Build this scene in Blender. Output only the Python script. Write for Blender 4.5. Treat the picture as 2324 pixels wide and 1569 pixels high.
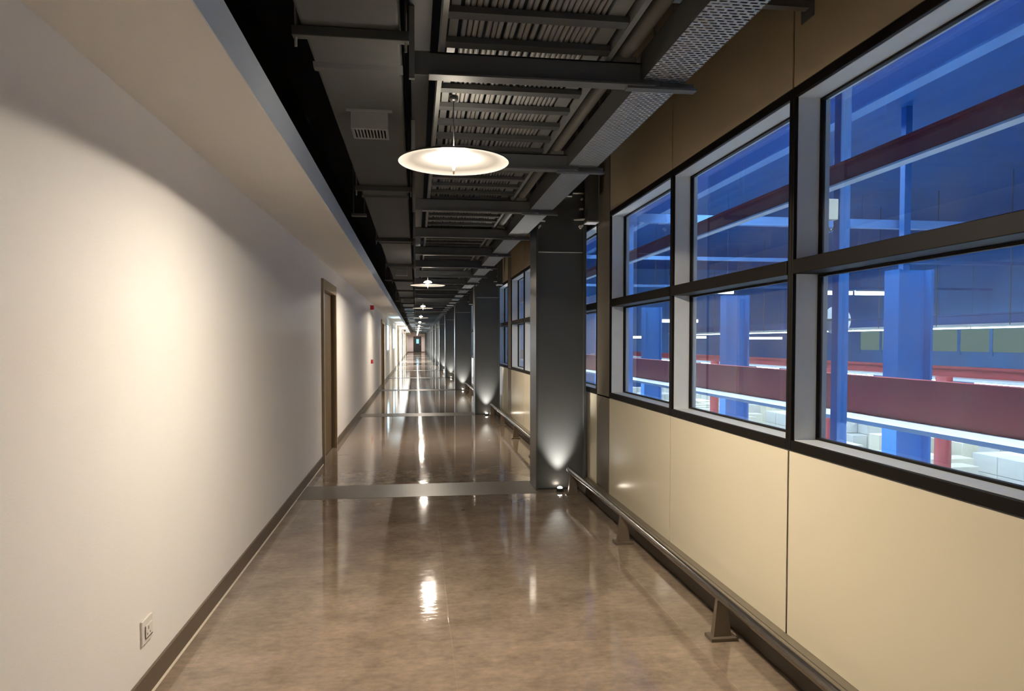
import bpy, bmesh, math, random
from mathutils import Vector, Matrix
random.seed(7)
scene = bpy.context.scene
C = scene.collection
for o in list(bpy.data.objects):
    bpy.data.objects.remove(o)

# ------------------------------------------------------------------ camera
FPX, W, HGT = 1600.0, 2324.0, 1569.0
pitch = math.atan(0.0336)
PY = 775.5 + FPX * math.tan(pitch)
yaw = math.atan(218.0 / FPX * math.cos(pitch))
F = Vector((math.sin(yaw) * math.cos(pitch), math.cos(yaw) * math.cos(pitch), -math.sin(pitch)))
R = Vector((math.cos(yaw), -math.sin(yaw), 0))
U = R.cross(F)
cam_data = bpy.data.cameras.new('camera')
cam = bpy.data.objects.new('camera', cam_data)
C.objects.link(cam)
M = Matrix.Identity(4)
for i in range(3):
    M[i][0], M[i][1], M[i][2] = R[i], U[i], -F[i]
M.translation = Vector((0, 0, 1.5))
cam.matrix_world = M
cam_data.sensor_fit = 'HORIZONTAL'
cam_data.sensor_width = 36.0
cam_data.lens = FPX / W * 36.0
cam_data.shift_y = (PY - HGT / 2) / W
cam_data.clip_start = 0.05
cam_data.clip_end = 300
scene.camera = cam

# ------------------------------------------------------------------ world, exposure
world = bpy.data.worlds.new('world')
scene.world = world
world.use_nodes = True
world.node_tree.nodes['Background'].inputs[0].default_value = (0.02, 0.03, 0.05, 1)
world.node_tree.nodes['Background'].inputs[1].default_value = 0.25
vs = scene.view_settings
vs.view_transform = 'Standard'
vs.look = 'None'
vs.gamma = 1.0
vs.use_curve_mapping = False
vs.exposure = 1.32
try:
    scene.cycles.sample_clamp_indirect = 4.0
    scene.cycles.max_bounces = 10
    scene.cycles.diffuse_bounces = 5
    scene.cycles.transparent_max_bounces = 16
    scene.cycles.use_denoising = True
except Exception:
    pass

BULB = 760.0        # pendant bulb
CAP = 30.0          # glowing glass cap on top of a pendant
UPL = 58.0          # column uplight spot, watt
BATTEN = 44.0       # hall light battens
HALL_FILL = 50.0      # added out-of-view strip lights that brighten the hall
ROOM = 10.0          # lit rooms behind the far openings
WARM = (1.0, 0.87, 0.71, 1)

# ------------------------------------------------------------------ materials
def mat(name, color=(0.5, 0.5, 0.5), rough=0.5, metal=0.0, var=0.0, scale=6.0, spec=0.5, bump=0.0, stretch=(1, 1, 1), bscale=None):
    m = bpy.data.materials.new(name)
    m.use_nodes = True
    nt = m.node_tree
    b = nt.nodes['Principled BSDF']
    b.inputs['Base Color'].default_value = (*color, 1)
    b.inputs['Roughness'].default_value = rough
    b.inputs['Metallic'].default_value = metal
    b.inputs['Specular IOR Level'].default_value = spec
    tc = nt.nodes.new('ShaderNodeTexCoord')
    mp = nt.nodes.new('ShaderNodeMapping')
    mp.inputs['Scale'].default_value = stretch
    nt.links.new(tc.outputs['Object'], mp.inputs['Vector'])
    n = nt.nodes.new('ShaderNodeTexNoise')
    n.inputs['Scale'].default_value = scale
    n.inputs['Detail'].default_value = 5
    nt.links.new(mp.outputs['Vector'], n.inputs['Vector'])
    if var > 0:
        mx = nt.nodes.new('ShaderNodeMix')
        mx.data_type = 'RGBA'
        mx.inputs['A'].default_value = (*[max(0, c * (1 - var)) for c in color], 1)
        mx.inputs['B'].default_value = (*[min(1, c * (1 + var)) for c in color], 1)
        nt.links.new(n.outputs['Fac'], mx.inputs['Factor'])
        nt.links.new(mx.outputs['Result'], b.inputs['Base Color'])
    if bump > 0:
        n2 = nt.nodes.new('ShaderNodeTexNoise')
        n2.inputs['Scale'].default_value = bscale or scale * 10
        nt.links.new(mp.outputs['Vector'], n2.inputs['Vector'])
        bp = nt.nodes.new('ShaderNodeBump')
        bp.inputs['Strength'].default_value = bump
        bp.inputs['Distance'].default_value = 0.01
        nt.links.new(n2.outputs['Fac'], bp.inputs['Height'])
        nt.links.new(bp.outputs['Normal'], b.inputs['Normal'])
    return m

def emit(name, color, strength):
    m = bpy.data.materials.new(name)
    m.use_nodes = True
    nt = m.node_tree
    nt.nodes.remove(nt.nodes['Principled BSDF'])
    e = nt.nodes.new('ShaderNodeEmission')
    e.inputs['Color'].default_value = (*color[:3], 1)
    e.inputs['Strength'].default_value = strength
    nt.links.new(e.outputs[0], nt.nodes['Material Output'].inputs['Surface'])
    return m

def glass_mat():
    m = bpy.data.materials.new('window_glass')
    m.use_nodes = True
    nt = m.node_tree
    nt.nodes.remove(nt.nodes['Principled BSDF'])
    tr = nt.nodes.new('ShaderNodeBsdfTransparent')
    tr.inputs['Color'].default_value = (0.86, 0.92, 0.96, 1)
    gl = nt.nodes.new('ShaderNodeBsdfGlossy')
    gl.inputs['Roughness'].default_value = 0.015
    df = nt.nodes.new('ShaderNodeBsdfDiffuse')
    df.inputs['Color'].default_value = (0.7, 0.72, 0.72, 1)
    fr = nt.nodes.new('ShaderNodeFresnel')
    fr.inputs['IOR'].default_value = 1.5
    geo = nt.nodes.new('ShaderNodeNewGeometry')
    inv = nt.nodes.new('ShaderNodeMath')      # one reflection per pane: on the face the ray meets first
    inv.operation = 'MULTIPLY_ADD'
    inv.inputs[1].default_value = -1.35
    inv.inputs[2].default_value = 1.35
    nt.links.new(geo.outputs['Backfacing'], inv.inputs[0])
    mul = nt.nodes.new('ShaderNodeMath')
    mul.operation = 'MULTIPLY'
    mul.use_clamp = True
    nt.links.new(fr.outputs[0], mul.inputs[0])
    nt.links.new(inv.outputs[0], mul.inputs[1])
    # thin film of dust, cloudy
    tc = nt.nodes.new('ShaderNodeTexCoord')
    nz = nt.nodes.new('ShaderNodeTexNoise')
    nz.inputs['Scale'].default_value = 2.2
    nz.inputs['Detail'].default_value = 4
    nt.links.new(tc.outputs['Object'], nz.inputs['Vector'])
    rg = nt.nodes.new('ShaderNodeMapRange')
    rg.inputs['From Min'].default_value = 0.35
    rg.inputs['From Max'].default_value = 0.75
    rg.inputs['To Min'].default_value = 0.015
    rg.inputs['To Max'].default_value = 0.10
    nt.links.new(nz.outputs['Fac'], rg.inputs['Value'])
    m1 = nt.nodes.new('ShaderNodeMixShader')
    nt.links.new(rg.outputs[0], m1.inputs[0])
    nt.links.new(tr.outputs[0], m1.inputs[1])
    nt.links.new(df.outputs[0], m1.inputs[2])
    m2 = nt.nodes.new('ShaderNodeMixShader')
    nt.links.new(mul.outputs[0], m2.inputs[0])
    nt.links.new(m1.outputs[0], m2.inputs[1])
    nt.links.new(gl.outputs[0], m2.inputs[2])
    nt.links.new(m2.outputs[0], nt.nodes['Material Output'].inputs['Surface'])
    return m

def floor_mat():
    m = bpy.data.materials.new('polished_stone_tiles')
    m.use_nodes = True
    nt = m.node_tree
    L = nt.links.new
    b = nt.nodes['Principled BSDF']
    tc = nt.nodes.new('ShaderNodeTexCoord')
    def noise(scale, detail, stretch, rough=0.55):
        mp = nt.nodes.new('ShaderNodeMapping')
        mp.inputs['Scale'].default_value = stretch
        L(tc.outputs['Object'], mp.inputs['Vector'])
        n = nt.nodes.new('ShaderNodeTexNoise')
        n.inputs['Scale'].default_value = scale
        n.inputs['Detail'].default_value = detail
        n.inputs['Roughness'].default_value = rough
        L(mp.outputs['Vector'], n.inputs['Vector'])
        return n
    n1 = noise(3.0, 11, (1, 1.1, 1), 0.68)
    n2 = noise(22, 8, (0.8, 1.4, 1), 0.66)
    r1 = nt.nodes.new('ShaderNodeValToRGB')
    r1.color_ramp.elements[0].position = 0.28
    r1.color_ramp.elements[0].color = (0.185, 0.143, 0.105, 1)
    r1.color_ramp.elements[1].position = 0.68
    r1.color_ramp.elements[1].color = (0.35, 0.274, 0.202, 1)
    L(n1.outputs['Fac'], r1.inputs['Fac'])
    r2 = nt.nodes.new('ShaderNodeValToRGB')
    r2.color_ramp.elements[0].position = 0.3
    r2.color_ramp.elements[0].color = (0.78, 0.78, 0.8, 1)
    r2.color_ramp.elements[1].position = 0.7
    r2.color_ramp.elements[1].color = (1.12, 1.1, 1.08, 1)
    L(n2.outputs['Fac'], r2.inputs['Fac'])
    mx = nt.nodes.new('ShaderNodeMix')
    mx.data_type = 'RGBA'
    mx.blend_type = 'MULTIPLY'
    mx.inputs['Factor'].default_value = 1
    L(r1.outputs[0], mx.inputs['A'])
    L(r2.outputs[0], mx.inputs['B'])
    # 1.2 m tiles
    mp = nt.nodes.new('ShaderNodeMapping')
    mp.inputs['Location'].default_value = (-0.17, -4.6, 0)
    L(tc.outputs['Object'], mp.inputs['Vector'])
    br = nt.nodes.new('ShaderNodeTexBrick')
    br.offset = 0.0
    br.inputs['Scale'].default_value = 1
    br.inputs['Brick Width'].default_value = 1.2
    br.inputs['Row Height'].default_value = 1.2
    br.inputs['Mortar Size'].default_value = 0.004
    br.inputs['Mortar Smooth'].default_value = 0.1
    br.inputs['Color1'].default_value = (0.93, 0.93, 0.93, 1)
    br.inputs['Color2'].default_value = (1.05, 1.04, 1.03, 1)
    br.inputs['Mortar'].default_value = (1.1, 1.1, 1.1, 1)
    L(mp.outputs['Vector'], br.inputs['Vector'])
    mx2 = nt.nodes.new('ShaderNodeMix')
    mx2.data_type = 'RGBA'
    mx2.blend_type = 'MULTIPLY'
    mx2.inputs['Factor'].default_value = 1
    L(mx.outputs['Result'], mx2.inputs['A'])
    L(br.outputs['Color'], mx2.inputs['B'])
    L(mx2.outputs['Result'], b.inputs['Base Color'])
    rr = nt.nodes.new('ShaderNodeMapRange')
    rr.inputs['From Min'].default_value = 0.35
    rr.inputs['From Max'].default_value = 0.7
    rr.inputs['To Min'].default_value = 0.03
    rr.inputs['To Max'].default_value = 0.10
    L(n2.outputs['Fac'], rr.inputs['Value'])
    L(rr.outputs[0], b.inputs['Roughness'])
    b.inputs['IOR'].default_value = 1.55
    b.inputs['Specular IOR Level'].default_value = 0.62
    n3 = noise(6.0, 3, (0.55, 2.0, 1))
    bp = nt.nodes.new('ShaderNodeBump')
    bp.inputs['Strength'].default_value = 0.07
    bp.inputs['Distance'].default_value = 0.012
    L(n3.outputs['Fac'], bp.inputs['Height'])
    bp2 = nt.nodes.new('ShaderNodeBump')
    bp2.inputs['Strength'].default_value = 0.8
    bp2.inputs['Distance'].default_value = 0.004
    bp2.invert = True
    L(br.outputs['Fac'], bp2.inputs['Height'])
    L(bp.outputs['Normal'], bp2.inputs['Normal'])
    L(bp2.outputs['Normal'], b.inputs['Normal'])
    return m

def perforated_mat():
    m = mat('perforated_galvanised_steel', (0.46, 0.50, 0.53), 0.45, 0.3, var=0.1, scale=30)
    nt = m.node_tree
    L = nt.links.new
    b = nt.nodes['Principled BSDF']
    tc = nt.nodes.new('ShaderNodeTexCoord')
    br = nt.nodes.new('ShaderNodeTexBrick')
    br.offset = 0.5
    br.inputs['Scale'].default_value = 1
    br.inputs['Brick Width'].default_value = 0.034
    br.inputs['Row Height'].default_value = 0.019
    br.inputs['Mortar Size'].default_value = 0.0048
    br.inputs['Mortar Smooth'].default_value = 0.0
    sw = nt.nodes.new('ShaderNodeMapping')
    sw.inputs['Rotation'].default_value = (0, 0, 0)
    L(tc.outputs['Object'], sw.inputs['Vector'])
    L(sw.outputs['Vector'], br.inputs['Vector'])
    tr = nt.nodes.new('ShaderNodeBsdfTransparent')
    ms = nt.nodes.new('ShaderNodeMixShader')
    L(br.outputs['Fac'], ms.inputs[0])
    L(tr.outputs[0], ms.inputs[1])
    L(b.outputs[0], ms.inputs[2])
    L(ms.outputs[0], nt.nodes['Material Output'].inputs['Surface'])
    return m

def carton_mat(name, c):
    m = mat(name, c, 0.75, var=0.08, scale=9)
    nt = m.node_tree
    b = nt.nodes['Principled BSDF']
    return m

MT = {
    'wall': mat('cream_wall_paint', (0.87, 0.85, 0.81), 0.62, var=0.02, scale=3, bump=0.06, bscale=160, spec=0.3),
    'floor': floor_mat(),
    'strip': mat('dark_matt_stone', (0.15, 0.122, 0.094), 0.36, var=0.12, scale=14, spec=0.5),
    'fascia': mat('blue_lit_edge', (0.66, 0.73, 0.80), 0.6, var=0.03, scale=3, spec=0.3),  # blue light from the hall put into the edge colour
    'skirt': mat('brown_skirting', (0.135, 0.10, 0.068), 0.45, var=0.1, scale=20),
    'caulk': mat('pale_grout', (0.55, 0.48, 0.38), 0.7, var=0.2, scale=40),
    'deck': mat('black_ceiling_paint', (0.008, 0.009, 0.010), 0.8, var=0.3, scale=4),
    'duct': mat('dark_grey_duct_wrap', (0.052, 0.054, 0.053), 0.75, var=0.14, scale=7, bump=0.25, bscale=12),
    'steel_dark': mat('charcoal_painted_steel', (0.10, 0.107, 0.11), 0.5, var=0.12, scale=8),
    'steel_mid': mat('grey_painted_steel', (0.15, 0.155, 0.15), 0.5, var=0.12, scale=12),
    'rung': mat('dark_ladder_steel', (0.055, 0.058, 0.058), 0.5, var=0.1, scale=10),
    'cable': mat('grey_cable_sheath', (0.21, 0.205, 0.195), 0.55, var=0.2, scale=15, stretch=(8, 1, 8)),
    'column': mat('anthracite_column_paint', (0.07, 0.074, 0.074), 0.3, var=0.06, scale=4, bump=0.03, bscale=90, spec=0.5),
    'bright_steel': mat('bare_bright_steel', (0.85, 0.82, 0.76), 0.3, 0.25, var=0.1, scale=20),
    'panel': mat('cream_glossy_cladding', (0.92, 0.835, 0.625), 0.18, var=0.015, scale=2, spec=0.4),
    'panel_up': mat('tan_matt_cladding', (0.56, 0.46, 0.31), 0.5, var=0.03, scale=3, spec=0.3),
    'bronze': mat('bronze_post_cladding', (0.24, 0.205, 0.155), 0.38, 0.15, var=0.08, scale=6, stretch=(4, 4, 0.4)),
    'gasket': mat('black_gasket', (0.010, 0.008, 0.007), 0.6, var=0.2, scale=10),
    'frame': mat('black_brown_window_frame', (0.010, 0.008, 0.0065), 0.5, var=0.15, scale=10, spec=0.15),
    'reveal': mat('pale_grey_aluminium', (0.76, 0.80, 0.79), 0.5, var=0.05, scale=14, spec=0.4),
    'glass': glass_mat(),
    'kerb': mat('dark_brown_kerb', (0.062, 0.047, 0.031), 0.5, var=0.35, scale=9, stretch=(1, 0.5, 3)),
    'rail': mat('polished_dark_steel_tube', (0.30, 0.27, 0.24), 0.2, 0.9, var=0.08, scale=20, stretch=(4, 0.5, 4)),
    'rail_post': mat('brown_painted_rail_post', (0.15, 0.118, 0.086), 0.45, 0.2, var=0.12, scale=14),
    'door_wood': mat('brown_timber_door', (0.125, 0.078, 0.03), 0.5, var=0.15, scale=6, stretch=(6, 6, 0.5)),
    'casing': mat('tan_timber_casing', (0.36, 0.28, 0.17), 0.5, var=0.1, scale=8, stretch=(6, 6, 0.6)),
    'dark_door': mat('blue_black_door', (0.022, 0.024, 0.035), 0.45, var=0.1, scale=5),
    'end_wall': mat('pale_mauve_wall', (0.74, 0.68, 0.78), 0.7, var=0.04, scale=3),
    'white_enamel': mat('white_lamp_enamel', (0.80, 0.78, 0.745), 0.4, var=0.02, scale=8),
    'black_enamel': mat('black_lamp_enamel', (0.02, 0.02, 0.02), 0.35, var=0.1, scale=8),
    'brass': mat('pale_brass', (0.75, 0.66, 0.5), 0.3, 0.6, var=0.05, scale=20),
    'plastic': mat('white_plastic', (0.80, 0.76, 0.70), 0.35, var=0.03, scale=10),
    'dark_plastic': mat('dark_plastic', (0.03, 0.03, 0.03), 0.4, var=0.1, scale=10),
    'red': mat('red_plastic', (0.52, 0.02, 0.02), 0.35, var=0.06, scale=10),
    'perf': perforated_mat(),
    # factory hall
    'hall_floor': mat('pale_concrete', (0.52, 0.55, 0.57), 0.6, var=0.12, scale=1.5),
    'hall_blue': mat('blue_roof_sheet', (0.002, 0.105, 0.40), 0.55, var=0.12, scale=0.8),
    'hall_wall': mat('blue_grey_hall_wall', (0.10, 0.33, 0.72), 0.6, var=0.15, scale=0.6),
    'blue_steel': mat('blue_steel_paint', (0.012, 0.11, 0.36), 0.45, var=0.06, scale=3),
    'pale_blue': mat('light_blue_steel_paint', (0.14, 0.34, 0.74), 0.5, var=0.06, scale=3),
    'red_steel': mat('red_steel_paint', (0.30, 0.028, 0.04), 0.5, var=0.12, scale=3),
    'white_steel': mat('white_steel_paint', (0.74, 0.80, 0.82), 0.45, var=0.05, scale=6),
    'carton': carton_mat('pale_grey_carton', (0.60, 0.61, 0.58)),
    'carton_warm': carton_mat('cream_carton', (0.70, 0.67, 0.55)),
    'pallet': mat('timber_pallet', (0.35, 0.27, 0.18), 0.8, var=0.2, scale=9),
    'bulb': emit('pendant_bulb_light', WARM, BULB),
    'cap': emit('pendant_cap_light', WARM, CAP),
    'uplens': emit('uplight_lens', (1.0, 0.86, 0.7), 25),
    'tube': emit('white_led_tube', (0.86, 0.95, 1.0), BATTEN),
    'far_tube': emit('pale_led_tube', (0.93, 1.0, 0.88), 4.5),
    'hall_fill': emit('added_fill_led', (0.80, 0.92, 1.0), HALL_FILL),
    'hall_fill_soft': emit('added_fill_led_dimmed', (0.80, 0.92, 1.0), HALL_FILL * 0.4),
    'edge': mat('blue_black_steel', (0.020, 0.023, 0.027), 0.5, var=0.1, scale=8),
    'room': emit('lit_room', (0.80, 0.90, 1.0), ROOM),
    'room_win': emit('lit_room_window', (0.62, 0.86, 1.0), 3.0),
    'door_win': emit('lit_vision_panel', (0.22, 0.62, 0.9), 0.9),
    'strip_win': emit('dim_strip_window', (0.5, 0.8, 0.75), 0.12),
}

# ------------------------------------------------------------------ mesh helpers
def box(bm, x0, x1, y0, y1, z0, z1):
    v = [bm.verts.new(p) for p in ((x0, y0, z0), (x1, y0, z0), (x1, y1, z0), (x0, y1, z0), (x0, y0, z1), (x1, y0, z1), (x1, y1, z1), (x0, y1, z1))]
    for f in ((3, 2, 1, 0), (4, 5, 6, 7), (0, 1, 5, 4), (1, 2, 6, 5), (2, 3, 7, 6), (3, 0, 4, 7)):
        bm.faces.new([v[i] for i in f])

def prism(bm, pts, axis, a, b):
    """extrude a polygon (list of 2-D points) along axis from a to b; axis 'x': pts are (y, z); 'y': (x, z); 'z': (x, y)"""
    def P(p, t):
        return {'x': (t, p[0], p[1]), 'y': (p[0], t, p[1]), 'z': (p[0], p[1], t)}[axis]
    A = [bm.verts.new(P(p, a)) for p in pts]
    B = [bm.verts.new(P(p, b)) for p in pts]
    n = len(pts)
    bm.faces.new(A[::-1])
    bm.faces.new(B)
    for i in range(n):
        bm.faces.new((A[i], A[(i + 1) % n], B[(i + 1) % n], B[i]))
    bmesh.ops.recalc_face_normals(bm, faces=bm.faces)

def tube(bm, pts, r, n=10, caps=True):
    rings = []
    pts = [Vector(p) for p in pts]
    for i, p in enumerate(pts):
        d = (pts[min(i + 1, len(pts) - 1)] - pts[max(i - 1, 0)]).normalized()
        up = Vector((0, 0, 1)) if abs(d.z) < 0.9 else Vector((1, 0, 0))
        a = d.cross(up).normalized()
        b = d.cross(a).normalized()
        rr = r[i] if isinstance(r, (list, tuple)) else r
        rings.append([bm.verts.new(p + rr * (math.cos(2 * math.pi * k / n) * a + math.sin(2 * math.pi * k / n) * b)) for k in range(n)])
    for i in range(len(rings) - 1):
        for k in range(n):
            f = bm.faces.new((rings[i][k], rings[i][(k + 1) % n], rings[i + 1][(k + 1) % n], rings[i + 1][k]))
            f.smooth = True
    if caps:
        bm.faces.new(rings[0])
        bm.faces.new(rings[-1][::-1])
    bmesh.ops.recalc_face_normals(bm, faces=bm.faces)

def lathe(bm, prof, n=48, close=False):
    """profile of (r, z) turned about the z axis"""
    rings = []
    for r, z in prof:
        if r < 1e-6:
            rings.append([bm.verts.new((0, 0, z))])
        else:
            rings.append([bm.verts.new((r * math.cos(2 * math.pi * k / n), r * math.sin(2 * math.pi * k / n), z)) for k in range(n)])
    for a, b in zip(rings, rings[1:]):
        for k in range(n):
            va = [a[k % len(a)], a[(k + 1) % n % len(a)]]
            vb = [b[(k + 1) % n % len(b)], b[k % len(b)]]
            vs_ = []
            for v in va + vb:
                if v not in vs_:
                    vs_.append(v)
            if len(vs_) >= 3:
                f = bm.faces.new(vs_)
                f.smooth = True
    bmesh.ops.recalc_face_normals(bm, faces=bm.faces)

def obj(name, bm, m, parent=None, bevel=0.0, seg=2, label=None, loc=None):
    me = bpy.data.meshes.new(name)
    bm.to_mesh(me)
    bm.free()
    me.materials.append(MT[m] if isinstance(m, str) else m)
    o = bpy.data.objects.new(name, me)
    C.objects.link(o)
    if parent is not None:
        o.parent = parent
    if loc is not None:
        o.location = loc
    if bevel > 0:
        md = o.modifiers.new('edge', 'BEVEL')
        md.width = bevel
        md.segments = seg
        md.limit_method = 'ANGLE'
    if label:
        o['label'] = label
    return o

def boxes(name, rects, m, parent=None, bevel=0.0, label=None):
    bm = bmesh.new()
    for r in rects:
        box(bm, *r)
    return obj(name, bm, m, parent, bevel, label=label)

def tag(o, label=None, cat=None, group=None, kind=None):
    if label: o['label'] = label
    if cat: o['category'] = cat
    if group: o['group'] = group
    if kind: o['kind'] = kind
    return o

def empty(name, loc=(0, 0, 0)):
    o = bpy.data.objects.new(name, None)
    C.objects.link(o)
    o.location = loc
    o.empty_display_size = 0.1
    return o

def dup(root, loc, label=None, group=None):
    r = root.copy()
    C.objects.link(r)
    r.location = loc
    if label: r['label'] = label
    if group: r['group'] = group
    for ch in list(root.children):
        c = ch.copy()
        C.objects.link(c)
        c.parent = r
        for g in list(ch.children):
            d = g.copy()
            C.objects.link(d)
            d.parent = c
    return r

def struct(o, label=None):
    o['kind'] = 'structure'
    if label: o['label'] = label
    return o

ORD = ['first', 'second', 'third', 'fourth', 'fifth', 'sixth', 'seventh', 'eighth', 'ninth', 'tenth', 'eleventh', 'twelfth', 'thirteenth', 'fourteenth', 'fifteenth']

# ------------------------------------------------------------------ dimensions
Y0, Y1 = -8.0, 98.9          # corridor ends
XL, XR = -1.14, 1.75         # wall faces
BAY = 7.4
COLY = [6.95 + BAY * k for k in range(13)]
LAMPY = [3.35 + 7.32 * k for k in range(-1, 13)] + [96.9]
DECK = 3.9

# ------------------------------------------------------------------ floor
fl = boxes('floor', [(XL - 0.2, 1.95, Y0, Y1 + 0.2, -0.25, 0.0)], 'floor')
struct(fl, 'polished brown stone tile floor of the long corridor')
for k, y in enumerate(COLY):
    boxes('floor_strip', [(XL, 1.635, y - 0.12, y + 0.50, 0.0, 0.002)], 'strip', fl, label='darker matt cross strip in the tile floor')

# ------------------------------------------------------------------ left wall with openings
# (y0, y1, z0, z1, kind)
OPEN = [(8.85, 10.22, 0.0, 2.18, 'door'), (23.7, 25.4, 0.0, 2.15, 'door'),
        (28.65, 30.9, 1.10, 2.22, 'win'), (36.0, 38.8, 1.10, 2.22, 'win'),
        (41.5, 43.4, 0.0, 2.30, 'room'), (45.2, 46.4, 0.0, 2.15, 'door'), (51.0, 56.4, 0.0, 2.30, 'room'),
        (60.4, 61.7, 0.0, 2.15, 'door'), (64.0, 66.2, 0.0, 2.30, 'room'), (70.5, 71.8, 0.0, 2.15, 'door'),
        (74.0, 76.5, 0.0, 2.30, 'room'), (84.0, 85.3, 0.0, 2.15, 'door')]
bm = bmesh.new()
y = Y0
WT = 0.22
for (a, b, z0, z1, kd) in OPEN:
    box(bm, XL - WT, XL, y, a, 0, 2.66)
    box(bm, XL - WT, XL, a, b, z1, 2.66)
    if z0 > 0:
        box(bm, XL - WT, XL, a, b, 0, z0)
    y = b
box(bm, XL - WT, XL, y, Y1 + 0.2, 0, 2.66)
struct(obj('wall_left', bm, 'wall'), 'long cream plastered corridor wall with doors')
struct(boxes('trim_2', [(XL - WT, XL + 0.004, Y0, Y1 + 0.2, 2.66, DECK)], 'deck'), 'black painted upper wall above the soffit')
bm = bmesh.new()
y = Y0
for (a, b, z0, z1, kd) in OPEN:
    if z0 == 0:
        off = 0.02 if kd == 'door' else 0
        box(bm, XL, XL + 0.012, y, a - off, 0.0, 0.10)
        y = b + off
box(bm, XL, XL + 0.012, y, Y1, 0.0, 0.10)
bl = struct(obj('baseboard_left', bm, 'skirt'), 'brown stone skirting along the cream wall')
bm = bmesh.new()
prism(bm, [(XL + 0.012, 0.0), (XL + 0.021, 0.0), (XL + 0.012, 0.006)], 'y', Y0, 8.8)
obj('sealant_line', bm, 'caulk', bl, label='pale sealant line at the floor')

# soffit box along the left wall
sf = boxes('ceiling_soffit', [(XL, -0.645, Y0, Y1, 2.495, 2.658)], 'wall', bevel=0.002)
boxes('soffit_edge', [(-0.645, -0.641, Y0, Y1, 2.497, 2.658)], 'fascia', sf, label='edge face tinted as by blue hall light')
struct(sf, 'cream plasterboard soffit running along the top of the cream wall')

# doors in the left wall
nd = 1
nw = 40
for i, (a, b, z0, z1, kd) in enumerate(OPEN):
    if kd == 'door':
        d = struct(empty('door_%d' % nd, (XL, (a + b) / 2, 0)), 'brown timber door with a tan casing in the cream wall')
        hw = (b - a) / 2
        cw = 0.085
        # casing: two uprights and a head proud of the wall, lining the recess
        boxes('door_casing', [(-0.005, 0.030, -hw - 0.02, -hw + cw - 0.02, 0.0, z1 + 0.09), (-0.005, 0.030, hw - cw + 0.02, hw + 0.02, 0.0, z1 + 0.09),
                              (-0.005, 0.030, -hw + cw - 0.02, hw - cw + 0.02, z1 - 0.035, z1 + 0.09),
                              (-0.20, -0.005, -hw, -hw + 0.03, 0, z1), (-0.20, -0.005, hw - 0.03, hw, 0, z1), (-0.20, -0.005, -hw + 0.03, hw - 0.03, z1 - 0.03, z1)],
              'casing', d, bevel=0.003)
        leaf = boxes('door_leaf', [(-0.085, -0.040, -hw + 0.032, hw - 0.032, 0.006, z1 - 0.032)], 'door_wood', d, bevel=0.003)
        nd += 1
    else:
        if kd == 'win':
            d = struct(empty('window_%d' % nw, (XL, (a + b) / 2, 0)), 'bright lit room window in the cream wall')
        else:
            d = struct(empty('window_%d' % nw, (XL, (a + b) / 2, 0)), 'full height bright lit glazed opening in the cream wall')
        hw = (b - a) / 2
        boxes('window_frame', [(-0.14, -0.02, -hw, -hw + 0.05, z0, z1), (-0.14, -0.02, hw - 0.05, hw, z0, z1),
                               (-0.14, -0.02, -hw + 0.05, hw - 0.05, z1 - 0.05, z1), (-0.14, -0.02, -hw + 0.05, hw - 0.05, z0, z0 + 0.05)], 'reveal', d)
        boxes('pane', [(-0.09, -0.08, -hw + 0.05, hw - 0.05, z0 + 0.05, z1 - 0.05)], 'room_win' if kd == 'win' else 'room', d)
        nw += 1

# end wall
we = boxes('wall_end', [(XL, -0.36, Y1, Y1 + 0.2, 0, DECK), (0.74, 1.95, Y1, Y1 + 0.2, 0, DECK), (-0.36, 0.74, Y1, Y1 + 0.2, 2.19, DECK)], 'end_wall')
struct(we, 'pale mauve wall closing the far end of the corridor')
struct(boxes('baseboard_end', [(XL, -0.36, Y1 - 0.015, Y1, 0, 0.10), (0.74, 1.635, Y1 - 0.015, Y1, 0, 0.10)], 'skirt'), 'brown skirting of the end wall')
d = struct(empty('door_%d' % nd, (0.19, Y1, 0)), 'blue black door with a small vision panel at the corridor end')
boxes('door_frame', [(-0.55, -0.50, -0.01, 0.12, 0, 2.19), (0.50, 0.55, -0.01, 0.12, 0, 2.19), (-0.50, 0.50, -0.01, 0.12, 2.14, 2.19)], 'dark_door', d)
lf = boxes('door_leaf', [(-0.498, -0.13, 0.03, 0.08, 0.005, 2.135), (0.20, 0.498, 0.03, 0.08, 0.005, 2.135), (-0.13, 0.20, 0.03, 0.08, 0.005, 1.22), (-0.13, 0.20, 0.03, 0.08, 1.84, 2.135)], 'dark_door', d)
boxes('pane', [(-0.13, 0.02, 0.05, 0.06, 1.22, 1.84), (0.05, 0.20, 0.05, 0.06, 1.22, 1.84)], 'door_win', lf)
bm = bmesh.new()
tube(bm, [(0.36, 0.03, 1.0), (0.36, -0.03, 1.0), (0.36, -0.03, 1.14), (0.36, 0.03, 1.14)], 0.012, 8)
obj('door_handle', bm, 'bright_steel', lf)
struct(boxes('wall_back', [(XL, 1.95, Y0 - 0.2, Y0, 0, DECK)], 'wall'), 'cream wall closing the corridor behind')

# ceiling
struct(boxes('ceiling', [(XL - WT, 1.95, Y0 - 0.2, Y1 + 0.2, DECK, DECK + 0.1)], 'deck'), 'black painted ceiling deck above the services')

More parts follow.
